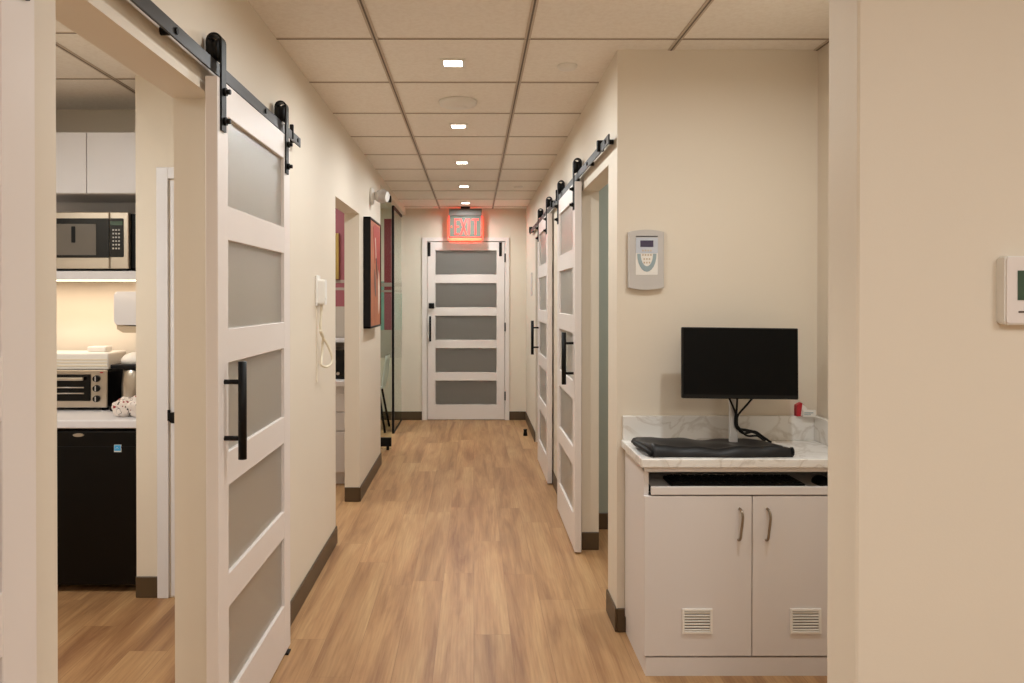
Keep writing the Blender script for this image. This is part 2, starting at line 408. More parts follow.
def track(side, y0, y1, spacers, stops, label):
    s = side; xc = .755 if s < 0 else .569; xw = .79 if s < 0 else .60
    root = thing('sliding_door_track', (s*xc, (y0+y1)/2, 2.054), label, 'door track', 'black barn door tracks')
    bm = NB(); box(bm, *sorted((s*(xc-.003), s*(xc+.003))), y0, y1, 2.054, 2.093, bev=.001)
    obj('rail', bm, M_track, root)
    for y in spacers:
        bm = NB(); cyl(bm, (s*(xc+.003), y, 2.073), (s*xw, y, 2.073), .011, n=16); obj('spacer', bm, M_knobk, root)
        bm = NB(); cyl(bm, (s*(xc-.003), y, 2.073), (s*(xc-.008), y, 2.073), .009, n=6, smooth=False); obj('bolt', bm, M_knobk, root)
    for y, h in stops:
        k = .008 if s < 0 else .016
        bm = NB(); box(bm, *sorted((s*(xc-k), s*(xc+k))), y-k*.7, y+k*.7, 2.06, 2.06+h, bev=.002); obj('stop', bm, M_knobk, root)
track(-1, -.30, 3.30, (.1, 1.1, 1.92, 2.74, 3.24), ((3.15, .06), (.3, .06)), 'black steel sliding door track on the left wall')
track(1, 3.20, 7.73, (3.27, 3.80, 4.32, 5.3, 6.1, 6.9, 7.6), ((3.42, .05), (5.14, .075), (5.5, .05), (7.62, .06)), 'black steel sliding door track on the right wall')

# end door
bm = NB()
box(bm, -.599, -.541, YE-.018, YE, 0, 2.105, bev=.002); box(bm, .357, .407, YE-.018, YE, 0, 2.105, bev=.002); box(bm, -.541, .357, YE-.018, YE, 2.062, 2.105, bev=.002)
struct('trim_1', bm, M_white, 'white casing around the end door', 'trim')
bm = NB(); panel_frame(bm, 'x', -.537, .353, YE-.006, YE+.034, .006, 2.056, [.176, .550, .925, 1.300, 1.678], .279, .092)
d1 = struct('door_1', bm, M_white, 'white five pane door at the end of the corridor under the exit sign', 'door')
for b in [.176, .550, .925, 1.300, 1.678]:
    bm = NB(); box(bm, -.449, .265, YE+.008, YE+.014, b-.004, b+.283); obj('glass_pane', bm, M_frost, d1)
for x in (-.518, .305):
    bm = NB(); box(bm, x-.016, x+.016, YE-.012, YE-.006, 1.89, 2.05, bev=.001)
    for z in (1.92, 1.97, 2.02): cyl(bm, (x, YE-.012, z), (x, YE-.018, z), .007, n=12)
    obj('closer_plate', bm, M_black, d1)
bm = NB(); box(bm, -.52, -.457, YE-.03, YE-.006, 1.287, 1.35, bev=.004); cyl(bm, (-.488, YE-.03, 1.318), (-.488, YE-.045, 1.318), .018); obj('lock', bm, M_knobk, d1)
bm = NB(); cyl(bm, (-.503, YE-.055, .91), (-.503, YE-.055, 1.20), .0125)
for z in (.96, 1.15): cyl(bm, (-.503, YE-.006, z), (-.503, YE-.05, z), .007)
obj('handle', bm, M_knobk, d1)
for z in (1.87, 1.075, .28):
    bm = NB(); cyl(bm, (.357, YE-.022, z-.05), (.357, YE-.022, z+.05), .008, n=12); obj('hinge', bm, M_black, d1)
# space behind the end door, its darkness put into the wall colour
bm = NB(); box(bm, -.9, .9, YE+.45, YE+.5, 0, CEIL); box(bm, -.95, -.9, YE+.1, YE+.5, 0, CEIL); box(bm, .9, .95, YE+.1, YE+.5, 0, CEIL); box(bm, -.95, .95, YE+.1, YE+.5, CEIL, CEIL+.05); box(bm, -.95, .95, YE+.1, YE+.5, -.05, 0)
struct('wall_beyond', bm, M_dark, 'dark coloured shell standing for the unlit space behind the end door', 'wall')

# closet door in the kitchen
bm = NB()
box(bm, -1.478, -1.425, 3.535, 3.55, 0, 2.01, bev=.002); box(bm, -1.425, -.93, 3.535, 3.55, 1.957, 2.01, bev=.002)
struct('trim_2', bm, M_kcab, 'white casing of the kitchen closet', 'trim')
bm = NB(); box(bm, -1.415, -.93, 3.540, 3.55, .01, 1.949, bev=.002)
d2 = struct('door_2', bm, M_kcab, 'white closet door in the kitchen', 'door')
bm = NB(); cyl(bm, (-1.385, 3.54, .85), (-1.385, 3.52, .85), .024); cyl(bm, (-1.385, 3.52, .85), (-1.385, 3.495, .85), .018, r2=.026); obj('knob', bm, M_knobk, d2)
bm = NB(); box(bm, -1.426, -1.416, 3.530, 3.54, .83, .88); obj('latch', bm, M_knobk, d2)

# ------------------------------------------------------------------ ceiling fixtures
M_lamp = mat('lamp_face', (255, 250, 240), .4, emit=(1, .93, .82), estr=14)
M_panel = mat('panel_face', (250, 248, 244), .4, emit=(1, .97, .93), estr=2)
XD = -.092
def downlight(y, label, k=1):
    t = thing('downlight', (XD, y, CEIL-.012), label, 'downlight', 'square recessed downlights')
    bm = NB()
    for x0, x1, y0, y1 in ((-.055, -.04, -.055, .055), (.04, .055, -.055, .055), (-.04, .04, -.055, -.04), (-.04, .04, .04, .055)):
        box(bm, XD+x0, XD+x1, y+y0, y+y1, CEIL-.008, CEIL, bev=.001)
    obj('trim_ring', bm, M_plastic, t)
    bm = NB(); box(bm, XD-.04, XD+.04, y-.04, y+.04, CEIL-.003, CEIL-.001); obj('lens', bm, M_lamp, t)
    area('downlight_lamp', (XD, y, CEIL-.010), .075, .075, P_DOWN*k, spread=172, parent=t)
    return t
names = ['nearest square downlight in the corridor ceiling', 'second square downlight from the camera, beyond the round ceiling speaker', 'middle one of the five square corridor downlights', 'second to last square downlight before the exit sign', 'last square downlight, right above the exit sign']
for i in range(5): downlight(3.35+1.2192*i, names[i])
downlight(3.35-1.2192, 'square downlight above the camera, out of view', .5)
def alcove_fill(x, y):  # unseen downlight added to lift the alcove back wall
    t = thing('downlight', (x, y, CEIL-.012), 'unseen square downlight added to brighten the alcove', 'downlight', 'square recessed downlights')
    bm = NB(); box(bm, x-.055, x+.055, y-.055, y+.055, CEIL-.006, CEIL, bev=.001); obj('trim_ring', bm, M_plastic, t)
    bm = NB(); box(bm, x-.04, x+.04, y-.04, y+.04, CEIL-.008, CEIL-.006); obj('lens', bm, M_lamp, t)
    area('downlight_lamp', (x, y, CEIL-.012), .075, .075, P_DOWN*.95, spread=170, parent=t)
alcove_fill(1.02, 2.05)
def panel_lamp(name, x, y, sx, sy, power, label, col=WARM):
    t = thing('panel_light', (x, y, CEIL-.02), label, 'ceiling light')
    bm = NB(); box(bm, x-sx/2, x+sx/2, y-sy/2, y+sy/2, CEIL-.014, CEIL, bev=.003); obj('housing', bm, M_plastic, t)
    bm = NB(); box(bm, x-sx/2+.02, x+sx/2-.02, y-sy/2+.02, y+sy/2-.02, CEIL-.016, CEIL-.0135); obj('diffuser', bm, M_panel, t)
    area(name, (x, y, CEIL-.018), sx-.05, sy-.05, power, col=col, parent=t)
panel_lamp('panel_lamp', 0.3, -.9, .6, 1.2, P_FILL, 'added fill panel on the ceiling behind the camera')  # unseen panel added as fill for surfaces facing the camera
panel_lamp('panel_lamp', 1.7, -.6, .6, 1.2, P_FILL*.8, 'added fill panel on the ceiling over the unseen space right of the camera')  # also an added fill panel, out of view
panel_lamp('panel_lamp', -2.1, 2.2, .6, .6, P_KITCHEN, 'flat ceiling panel light of the kitchen')
panel_lamp('panel_lamp', -1.6, 5.4, .6, .6, P_ROOM, 'flat ceiling panel light of the pink room')
panel_lamp('panel_lamp', -1.6, 7.5, .6, .6, P_ROOM, 'flat ceiling panel light of the glazed room')
panel_lamp('panel_lamp', 1.8, 3.9, .6, .6, P_ROOM, 'flat ceiling panel light of the blue green room')

bm = NB(); lathe(bm, [(.100, CEIL), (.100, CEIL-.010), (.094, CEIL-.022), (.060, CEIL-.030), (.040, CEIL-.031), (.036, CEIL-.037), (.0, CEIL-.038)][:-1], -.085, 4.01, n=40)
single('ceiling_speaker', bm, M_plastic, 'round white ceiling disc between the first two downlights', 'ceiling speaker')
for k, (x, y, l) in enumerate(((.417, 3.40, 'small round ceiling sensor near the corner of the right wall'), (.41, 7.04, 'small round ceiling sensor far down the corridor'))):
    bm = NB(); lathe(bm, [(.045, CEIL), (.045, CEIL-.006), (.038, CEIL-.014), (.02, CEIL-.017)], x, y, n=32)
    single('ceiling_sensor', bm, M_plastic, l, 'sensor', 'round ceiling sensors')

# exit sign
YS = 8.60
t = thing('exit_sign', (-.098, YS, 2.09), 'glowing red EXIT sign hanging from the ceiling above the end door', 'exit sign')
bm = NB(); box(bm, -.150, -.046, YS-.03, YS+.03, CEIL-.022, CEIL, bev=.002); obj('canopy', bm, M_black, t)
bm = NB(); box(bm, -.284, .088, YS-.025, YS+.025, 2.338, 2.418, bev=.006, seg=2); obj('housing', bm, mat('sign_grey', (120, 114, 106), .5), t)
M_acryl = mat('acrylic', (112, 118, 106), .4, trans=.1, ior=1.3)
bm = NB(); box(bm, -.275, .079, YS-.004, YS+.004, 2.10, 2.338); obj('panel', bm, M_acryl, t)
M_glow = mat('red_glow', (255, 60, 50), .4, emit=(1, .05, .045), estr=1.4)
bm = NB()
for x0, x1, z0, z1 in ((-.284, .088, 2.088, 2.102), (-.287, -.277, 2.088, 2.338), (.081, .091, 2.088, 2.338)): box(bm, x0, x1, YS-.006, YS+.006, z0, z1)
obj('lit_edge', bm, M_glow, t)
bm = NB(); z0, z1 = 2.122, 2.305; yf, yb = YS-.010, YS-.0045
def L(x0, x1, a, b): box(bm, x0, x1, yf, yb, a, b)
L(-.222, -.206, z0, z1); L(-.206, -.166, z0, z0+.018); L(-.206, -.166, z1-.018, z1); L(-.206, -.172, .5*(z0+z1)-.008, .5*(z0+z1)+.008)
for a, b_ in (((-.150, -.088)), ((-.088, -.150))):
    prism(bm, [(a-.009, z0), (a+.009, z0), (b_+.009, z1), (b_-.009, z1)], 'y', yf, yb)
L(-.066, -.048, z0, z1); L(-.024, .052, z1-.018, z1); L(.005, .023, z0, z1-.018)
prism(bm, [(-.262, 2.215), (-.248, 2.229), (-.248, 2.221), (-.255, 2.215), (-.248, 2.209), (-.248, 2.201)], 'y', yf, yb)
obj('lettering', bm, M_glow, t)
area('exit_sign_lamp', (-.098, YS+.012, 2.22), .36, .30, 4.0, col=(1, .05, .02), rot=(math.radians(90), 0, 0), spread=36, parent=t)

# ------------------------------------------------------------------ left wall furniture
# emergency light
t = thing('emergency_light', (XL, 5.80, 2.10), 'clear plastic emergency light high on the left wall', 'emergency light')
bm = NB(); lathe(bm, [(.066, XL), (.066, XL+.016), (.056, XL+.026), (.03, XL+.032)], 5.80, 2.18, axis='x', n=32); obj('base', bm, M_plastic, t)
M_clear = mat('clear_ribbed', (240, 234, 228), .15, trans=.3)
bm = NB(); R = Matrix.Rotation(math.radians(35), 3, 'Y')
a = Vector((XL+.03, 5.80, 2.185)); d = Vector((.82, -.25, -.10)).normalized()
cyl(bm, a, a+d*.03, .030); cyl(bm, a+d*.028, a+d*.070, .042, r2=.056, n=32)
obj('lamp_head', bm, M_clear, t)
bm = NB()
for k in range(5): cyl(bm, a+d*(.070+.008*k), a+d*(.077+.008*k), .056-.003*k, r2=.050-.003*k, n=32)
obj('lens', bm, M_clear, t)

# painting
t = thing('framed_painting', (XL+.025, 5.72, 1.185), 'framed orange and red abstract painting with black edges on the left wall', 'painting')
bm = NB(); y0, y1, z0, z1 = 5.42, 6.04, 1.185, 1.985
for a in ((y0, y0+.014, z0, z1), (y1-.014, y1, z0, z1), (y0, y1, z0, z0+.014), (y0, y1, z1-.014, z1)): box(bm, XL, XL+.052, *a, bev=.001)
obj('frame', bm, M_knobk, t)
def paint_mat():
    m = bpy.data.materials.new('canvas_paint'); m.use_nodes = True; nt = m.node_tree; b = nt.nodes['Principled BSDF']
    tc = nt.nodes.new('ShaderNodeTexCoord'); mp = nt.nodes.new('ShaderNodeMapping'); mp.inputs['Scale'].default_value = (1, 2.2, 1.3)
    n = nt.nodes.new('ShaderNodeTexNoise'); n.inputs['Scale'].default_value = 3; n.inputs['Detail'].default_value = 5; n.inputs['Distortion'].default_value = .5
    nt.links.new(tc.outputs['Object'], mp.inputs[0]); nt.links.new(mp.outputs[0], n.inputs['Vector'])
    cr = nt.nodes.new('ShaderNodeValToRGB'); e = cr.color_ramp.elements
    e[0].position = .3; e[0].color = srgb(150, 82, 52); e[1].position = .7; e[1].color = srgb(188, 116, 78)
    nt.links.new(n.outputs['Fac'], cr.inputs[0]); nt.links.new(cr.outputs[0], b.inputs['Base Color']); b.inputs['Roughness'].default_value = .6
    return m
bm = NB(); box(bm, XL+.004, XL+.046, y0+.013, y1-.013, z0+.013, z1-.013); cv = obj('canvas', bm, paint_mat(), t)
bm = NB(); xx = XL+.0465
def blob(pts, mi): prism(bm, pts, 'x', xx, xx+.0012, mi=mi)
blob([(5.60, 1.93), (5.70, 1.96), (5.98, 1.95), (6.0, 1.62), (5.92, 1.55), (5.86, 1.70), (5.80, 1.58), (5.74, 1.74), (5.68, 1.66)], 0)
xx += .0013
blob([(5.90, 1.62), (5.955, 1.50), (5.965, 1.40), (5.935, 1.31), (5.905, 1.28), (5.885, 1.36), (5.88, 1.48)], 1)
blob([(5.66, 1.62), (5.70, 1.60), (5.735, 1.50), (5.75, 1.41), (5.70, 1.43), (5.665, 1.50)], 2)
blob([(5.74, 1.70), (5.77, 1.72), (5.84, 1.58), (5.82, 1.55)], 3)
blob([(5.70, 1.86), (5.73, 1.85), (5.76, 1.70), (5.74, 1.70)], 1)
obj('brushwork', bm, [mat('paint_red', (158, 56, 44), .6), mat('paint_white', (228, 214, 196), .6), mat('paint_grey', (112, 96, 88), .6), M_ink], cv)

# handset
t = thing('wall_handset', (XL, 3.83, 1.36), 'small white wall handset with a coiled cream cord on the left wall', 'handset')
bm = NB(); box(bm, XL, XL+.010, 3.775, 3.86, 1.362, 1.515, bev=.003); obj('wall_plate', bm, M_plastic, t)
bm = NB(); prism(bm, rrect(3.79, 3.85, 1.368, 1.495, .012), 'x', XL+.010, XL+.045, bev=.004)
box(bm, XL+.044, XL+.048, 3.80, 3.84, 1.395, 1.405); obj('receiver', bm, M_plastic, t)
bm = NB(); tube(bm, [(XL+.022, 3.82, 1.368), (XL+.022, 3.82, 1.33), (XL+.020, 3.81, 1.25), (XL+.028, 3.83, 1.21), (XL+.022, 3.855, 1.18), (XL+.02, 3.85, 1.12), (XL+.024, 3.81, 1.085), (XL+.028, 3.80, 1.065), (XL+.050, 3.84, 1.055), (XL+.066, 3.88, 1.085), (XL+.050, 3.87, 1.15), (XL+.022, 3.83, 1.215), (XL+.022, 3.80, 1.24)], .0065, n=10); obj('cord', bm, M_cord, t)
bm = NB(); box(bm, XL, XL+.006, 3.795, 3.805, .98, 1.365); obj('wire_cover', bm, M_wall, t)

# glazed room front
M_glass = mat('clear_glass', (235, 245, 238), .0, trans=1, ior=1.12, spec=.5)
t = thing('glass_door', (-.77, 7.02, 0), 'frameless glass door standing open into the glazed room, black patch hinges', 'glass door')
bm = NB(); box(bm, -1.62, -.765, 7.014, 7.026, .012, 2.325); obj('glass', bm, M_glass, t)
bm = NB(); box(bm, -.87, -.765, 7.002, 7.038, .035, .115, bev=.002); box(bm, -.81, -.785, 7.008, 7.032, 0, .035); obj('patch_hinge', bm, M_knobk, t)
bm = NB(); prism(bm, [(-.87, 2.29), (-.765, 2.29), (-.765, 2.35), (-.80, 2.35)], 'y', 7.002, 7.038); obj('patch_hinge', bm, M_knobk, t)
t = thing('glass_partition', (-.84, 8.3, 0), 'fixed glass pane in black channels beside the end wall', 'glass partition')
bm = NB(); box(bm, -.845, -.835, 7.885, YE-.02, .01, 2.345); obj('glass', bm, M_glass, t)
bm = NB(); box(bm, -.852, -.828, 7.865, 7.887, 0, 2.365); box(bm, -.852, -.828, 7.887, YE-.014, 2.340, 2.365); box(bm, -.852, -.828, 7.887, YE-.014, 0, .012); obj('channel', bm, M_knobk, t)

# chair behind the glass
t = thing('side_chair', (-1.13, 8.12, 0), 'white shell chair with black metal legs behind the glass', 'chair')
bm = NB()
n = 9; prof = [(-.20, .44), (-.12, .425), (0, .42), (.12, .425), (.17, .45), (.20, .54), (.215, .64), (.225, .74), (.23, .80)]
rows = []
for (u, z) in prof:
    hw = .20 if z < .6 else .20-(z-.6)*.25
    row = []
    for i in range(n):
        s = -1+2*i/(n-1); row.append(bm.verts.new((-1.13+u-(0.03*s*s if z > .46 else 0), 8.12+s*hw, z+.025*s*s*(1 if z < .46 else 0))))
    rows.append(row)
for a, b_ in zip(rows, rows[1:]):
    for i in range(n-1): f = bm.faces.new((a[i], a[i+1], b_[i+1], b_[i])); f.smooth = True
r = bmesh.ops.solidify(bm, geom=list(bm.faces), thickness=.012)
obj('seat_shell', bm, M_plastic, t)
for sx in (-1, 1):
    for sy in (-1, 1):
        bm = NB(); cyl(bm, (-1.13+sx*.13, 8.12+sy*.13, .42), (-1.13+sx*.20, 8.12+sy*.20, 0), .012, n=12); obj('leg', bm, M_knobk, t)

# cabinet in the pink room
t = thing('drawer_cabinet', (-1.30, 5.95, 0), 'pale drawer cabinet in the pink room behind the second opening', 'cabinet')
bm = NB(); box(bm, -1.75, -.93, 5.69, 6.28, .09, .745); box(bm, -1.75, -.93, 5.74, 6.28, 0, .09); obj('body', bm, M_cab, t)
for z0, z1 in ((.10, .405), (.413, .547), (.555, .69)):
    bm = NB(); box(bm, -1.74, -.935, 5.672, 5.69, z0, z1, bev=.002); obj('drawer', bm, M_cab, t)
bm = NB(); box(bm, -1.76, -.92, 5.65, 6.28, .745, .785, bev=.003); obj('worktop', bm, M_cab, t)
t = thing('countertop_machine', (-1.12, 5.95, .785), 'black countertop machine on the pale drawer cabinet', 'machine')
bm = NB(); box(bm, -1.30, -.94, 5.78, 6.1, .785, 1.01, bev=.012, seg=2); obj('body', bm, M_gloss, t)
bm = NB(); cyl(bm, (-1.035, 5.78, .83), (-1.035, 5.765, .83), .012); obj('button', bm, M_steel, t)
bm = NB(); cyl(bm, (-1.065, 5.78, .92), (-1.065, 5.765, .92), .012); obj('button', bm, M_steel, t)
bm = NB(); box(bm, -1.8, -.93, 6.05, 6.28, 1.05, 1.075, bev=.002); single('wall_shelf', bm, M_cab, 'pale wall shelf above the black machine in the pink room', 'shelf')
t = thing('framed_mirror', (-1.37, 6.28, 1.56), 'gilt framed mirror on the pink wall', 'mirror')
bm = NB(); a = (-1.62, -1.115, 1.56, 1.94)
for q in ((a[0], a[0]+.03, a[2], a[3]), (a[1]-.03, a[1], a[2], a[3]), (a[0]+.03, a[1]-.03, a[2], a[2]+.03), (a[0]+.03, a[1]-.03, a[3]-.03, a[3])): box(bm, q[0], q[1], 6.262, 6.288, q[2], q[3], bev=.003)
obj('frame', bm, M_gold, t)
bm = NB(); box(bm, -1.59, -1.145, 6.272, 6.286, 1.59, 1.91); obj('mirror_glass', bm, mat('pale_mirror', (200, 190, 172), .25, metal=.4), t)

# ------------------------------------------------------------------ kitchen
YK = 3.62
t = thing('mini_fridge', (-1.82, 3.88, 0), 'black under-counter fridge with a small blue sticker', 'fridge')
bm = NB(); box(bm, -2.08, -1.595, 3.66, 4.15, .02, .775, bev=.006); obj('body', bm, M_knobk, t)
bm = NB(); box(bm, -2.08, -1.595, 3.60, 3.655, .035, .775, bev=.012, seg=3)
dr = obj('door', bm, mat('fridge_black', (5, 4, 4), .35, spec=.25), t)
bm = NB(); box(bm, -2.07, -1.605, 3.596, 3.603, .69, .698); obj('door_groove', bm, M_knobk, dr)
bm = NB(); 
pts = [(-1.875+.026*math.cos(k*math.pi/12), .752+.008*math.sin(k*math.pi/12)) for k in range(24)]
prism(bm, pts, 'y', 3.595, 3.601); obj('badge', bm, M_steel, dr)
bm = NB(); box(bm, -1.705, -1.672, 3.5945, 3.6005, .672, .706, mi=0); box(bm, -1.7035, -1.6735, 3.5935, 3.595, .678, .7045, mi=1)
tube(bm, [(-1.697, 3.593, .687), (-1.690, 3.593, .695), (-1.684, 3.593, .687)], .0008, n=5, mi=0)
obj('sticker', bm, [M_plastic, M_blue], dr)

t = thing('kitchen_counter', (-2.08, 3.9, .785), 'white kitchen counter slab above the black fridge', 'counter')
bm = NB(); box(bm, -2.60, -1.582, 3.585, 4.19, .785, .823, bev=.004); obj('slab', bm, M_kcab, t)
t = thing('kitchen_base_cabinet', (-2.34, 3.9, 0), 'white base cabinet left of the black fridge', 'cabinet')
bm = NB(); box(bm, -2.60, -2.095, 3.62, 4.19, 0, .785); obj('body', bm, M_kcab, t)
t = thing('wall_cabinet', (-2.08, 4.0, 1.923), 'white kitchen wall cabinet above the microwave', 'cabinet')
bm = NB(); box(bm, -2.60, -1.582, 3.82, 4.19, 1.923, 2.232); obj('body', bm, M_kcab, t)
gx_ = -(474-87.3)/759*3.8
for a, b_ in ((gx_-.5, gx_-.0015), (gx_+.0015, -1.584)):
    bm = NB(); box(bm, a, b_, 3.80, 3.82, 1.925, 2.230, bev=.002); obj('door', bm, M_kcab, t)
t = thing('microwave_shelf', (-2.08, 4.0, 1.487), 'white shelf with a light strip under the microwave', 'shelf')
bm = NB(); box(bm, -2.60, -1.582, 3.80, 4.19, 1.492, 1.537, bev=.003); box(bm, -2.60, -1.582, 4.15, 4.19, 1.537, 1.923); obj('board', bm, M_kcab, t)
M_led = mat('led_strip', (255, 240, 210), .4, emit=(1, .86, .62), estr=6)
bm = NB(); box(bm, -2.58, -1.58, 3.808, 3.816, 1.4875, 1.492); obj('light_strip', bm, M_led, t)
area('shelf_strip_lamp', (-2.08, 3.99, 1.478), .98, .05, 2.4, col=(1, .83, .66), parent=t)

t = thing('microwave', (-1.98, 3.97, 1.537), 'stainless microwave oven on the shelf under the wall cabinet', 'microwave')
x0, x1, z0, z1 = -2.25, -1.727, 1.548, 1.832; yf = 3.80
bm = NB(); box(bm, x0, x1+.028, yf+.03, 4.13, z0, z1-.006, bev=.004); obj('case', bm, M_knobk, t)
xs = -1.822
bm = NB(); box(bm, x0, xs-.001, yf, yf+.03, z0, z1, bev=.004); md = obj('door', bm, M_steel, t)
bm = NB(); prism(bm, rrect(x0+.02, xs-.002, z0+.055, z1-.032, .004), 'y', yf-.003, yf+.001); obj('door_glass', bm, M_gloss, md)
bm = NB(); prism(bm, rrect(x0+.05, -1.888, z0+.068, z1-.06, .003), 'y', yf-.0045, yf-.002); obj('window_mesh', bm, mat('window_grey', (104, 96, 86), .3), md)
bm = NB(); prism(bm, rrect(-2.01, -1.99, z0+.13, z1-.062-.01, .004), 'y', yf-.006, yf-.004); obj('window_mark', bm, M_knobk, md)
bm = NB(); box(bm, xs+.001, x1, yf, yf+.03, z0, z1, bev=.004); mc = obj('control_panel', bm, M_steel, t)
bm = NB(); prism(bm, rrect(xs+.003, x1-.024, z0+.058, z1-.032, .006), 'y', yf-.003, yf+.001); obj('panel_glass', bm, M_gloss, mc)
bm = NB()
for r_ in range(6):
    for c_ in range(3):
        cx_ = xs+.020+c_*.0145; cz_ = 1.742-r_*.0185
        box(bm, cx_-.0045, cx_+.0045, yf-.0045, yf-.002, cz_-.004, cz_+.004, bev=.001)
obj('keypad', bm, M_grey, mc)
bm = NB(); box(bm, xs+.006, x1-.006-.022, yf-.0045, yf-.002, 1.765, 1.785); obj('clock_display', bm, M_lcd, mc)
bm = NB()
bm.free()
for x in (x0+.04, x1-.02):
    for y in (yf+.05, 4.1): bm = NB(); cyl(bm, (x, y, 1.537), (x, y, 1.549), .012); obj('foot', bm, M_knobk, t)

# toaster oven
yf = 3.90; xr = -1.885; z0, z1 = .838, 1.032
t = thing('toaster_oven', (-2.09, 4.0, .823), 'silver toaster oven with three knobs on the kitchen counter', 'toaster oven')
bm = NB(); box(bm, -2.30, xr, yf+.012, 4.14, z0, z1, bev=.012, seg=2); obj('case', bm, M_knobk, t)
bm = NB(); box(bm, -2.30, xr, yf, yf+.014, z0, z1, bev=.004)
obj('front_panel', bm, M_steel, t)
bm = NB(); box(bm, -2.27, -1.968, yf-.006, yf, z0+.035, z1-.022, bev=.003); od = obj('door', bm, M_gloss, t)
bm = NB(); 
for zz in (z0+.075, z0+.105): cyl(bm, (-2.25, yf-.008, zz), (-2.0, yf-.008, zz), .0035, n=8)
obj('rack', bm, M_steel, od)
bm = NB(); box(bm, -2.24, -1.995, yf-.030, yf-.018, z1-.052, z1-.036, bev=.004, seg=2)
for x in (-2.22, -2.01): box(bm, x-.006, x+.006, yf-.02, yf-.004, z1-.05, z1-.038)
obj('door_handle', bm, M_steel, od)
for zz in (.988, .938, .885):
    bm = NB(); cyl(bm, (-1.937, yf-.016, zz), (-1.937, yf, zz), .0155, r2=.0175, n=24); kn = obj('knob', bm, M_knobk, t)
    bm = NB(); box(bm, -1.9395, -1.9345, yf-.019, yf-.015, zz-.013, zz+.013, bev=.0008); obj('pointer', bm, M_grey, kn)
bm = NB(); prism(bm, [(-1.912+.009*math.cos(k*.5236), 1.019+.0035*math.sin(k*.5236)) for k in range(12)], 'y', yf-.002, yf+.001); obj('badge', bm, M_redp, t)
for x in (-2.27, xr-.025):
    bm = NB(); cyl(bm, (x, yf+.03, .823), (x, yf+.03, .84), .015); obj('foot', bm, M_knobk, t)
# bin on the oven
t = thing('bread_bin', (-2.08, 4.02, 1.032), 'cream ribbed bin on top of the toaster oven', 'bin')
bm = NB(); box(bm, -2.29, -1.888, 3.92, 4.13, 1.032, 1.118, bev=.008, seg=2); obj('body', bm, M_plastic, t)
bm = NB()
for zz in (1.052, 1.068, 1.084): box(bm, -2.285, -1.893, 3.916, 3.922, zz-.003, zz+.003, bev=.001)
obj('rib', bm, M_cord, t)
bm = NB(); box(bm, -2.03, -1.93, 3.98, 4.06, 1.118, 1.148, bev=.008, seg=2); obj('lid_grip', bm, M_plastic, t)
# coffee maker
t = thing('coffee_maker', (-1.76, 4.0, .823), 'dark coffee maker with a white lid beside the toaster oven', 'coffee maker')
bm = NB(); box(bm, -1.86, -1.66, 3.87, 4.13, .823, .853, bev=.008, seg=2); box(bm, -1.86, -1.66, 4.04, 4.13, .85, 1.06, bev=.008, seg=2); obj('body', bm, M_gloss, t)
bm = NB(); lathe(bm, [(.052, .856), (.058, .87), (.060, .95), (.054, 1.0), (.050, 1.03), (.046, 1.035)], -1.765, 3.94, n=28); cf = obj('carafe', bm, M_steel, t)
bm = NB(); tube(bm, [(-1.72, 3.91, 1.01), (-1.69, 3.88, .99), (-1.69, 3.88, .93), (-1.72, 3.905, .90)], .008); obj('carafe_handle', bm, M_knobk, cf)
bm = NB(); box(bm, -1.86, -1.655, 3.88, 4.13, 1.04, 1.062, bev=.006, seg=2); obj('head', bm, M_knobk, t)
bm = NB(); lathe(bm, [(.095, 1.062), (.092, 1.085), (.075, 1.105), (.04, 1.118)], -1.757, 4.0, n=28); obj('lid', bm, M_plastic, t)
# patterned bag
def bag_mat():
    m = bpy.data.materials.new('printed_wrapper'); m.use_nodes = True; nt = m.node_tree; b = nt.nodes['Principled BSDF']
    tc = nt.nodes.new('ShaderNodeTexCoord'); v = nt.nodes.new('ShaderNodeTexNoise'); v.inputs['Scale'].default_value = 38; v.inputs['Detail'].default_value = 1
    nt.links.new(tc.outputs['Object'], v.inputs['Vector'])
    cr = nt.nodes.new('ShaderNodeValToRGB'); cr.color_ramp.interpolation = 'CONSTANT'; e = cr.color_ramp.elements
    e[0].position = 0; e[0].color = srgb(150, 30, 40); e[1].position = .37; e[1].color = srgb(226, 214, 204)
    x = e.new(.62); x.color = srgb(60, 50, 48); x = e.new(.66); x.color = srgb(226, 214, 204)
    nt.links.new(v.outputs['Fac'], cr.inputs[0]); nt.links.new(cr.outputs[0], b.inputs['Base Color']); b.inputs['Roughness'].default_value = .35
    return m
bm = NB()
for cx_, cy_, r_, sq in ((-1.705, 3.72, .062, .80), (-1.625, 3.70, .058, 1.0)):
    rs = bmesh.ops.create_icosphere(bm, subdivisions=4, radius=r_, matrix=Matrix.Translation((cx_, cy_, .823+r_*sq*.8)) @ Matrix.Diagonal((1, .9, sq, 1)))
    for v in rs['verts']:
        q = v.co; d = math.sin(q.x*120+q.z*90)*math.cos(q.y*110-q.x*80)*.009
        v.co = q + (q-Vector((cx_, cy_, .87))).normalized()*d
        v.co.z = max(v.co.z, .8235); v.co.x = min(v.co.x, -1.587)
for f in bm.faces: f.smooth = True
single('snack_bag', bm, bag_mat(), 'crumpled white bag with red print on the kitchen counter', 'bag')
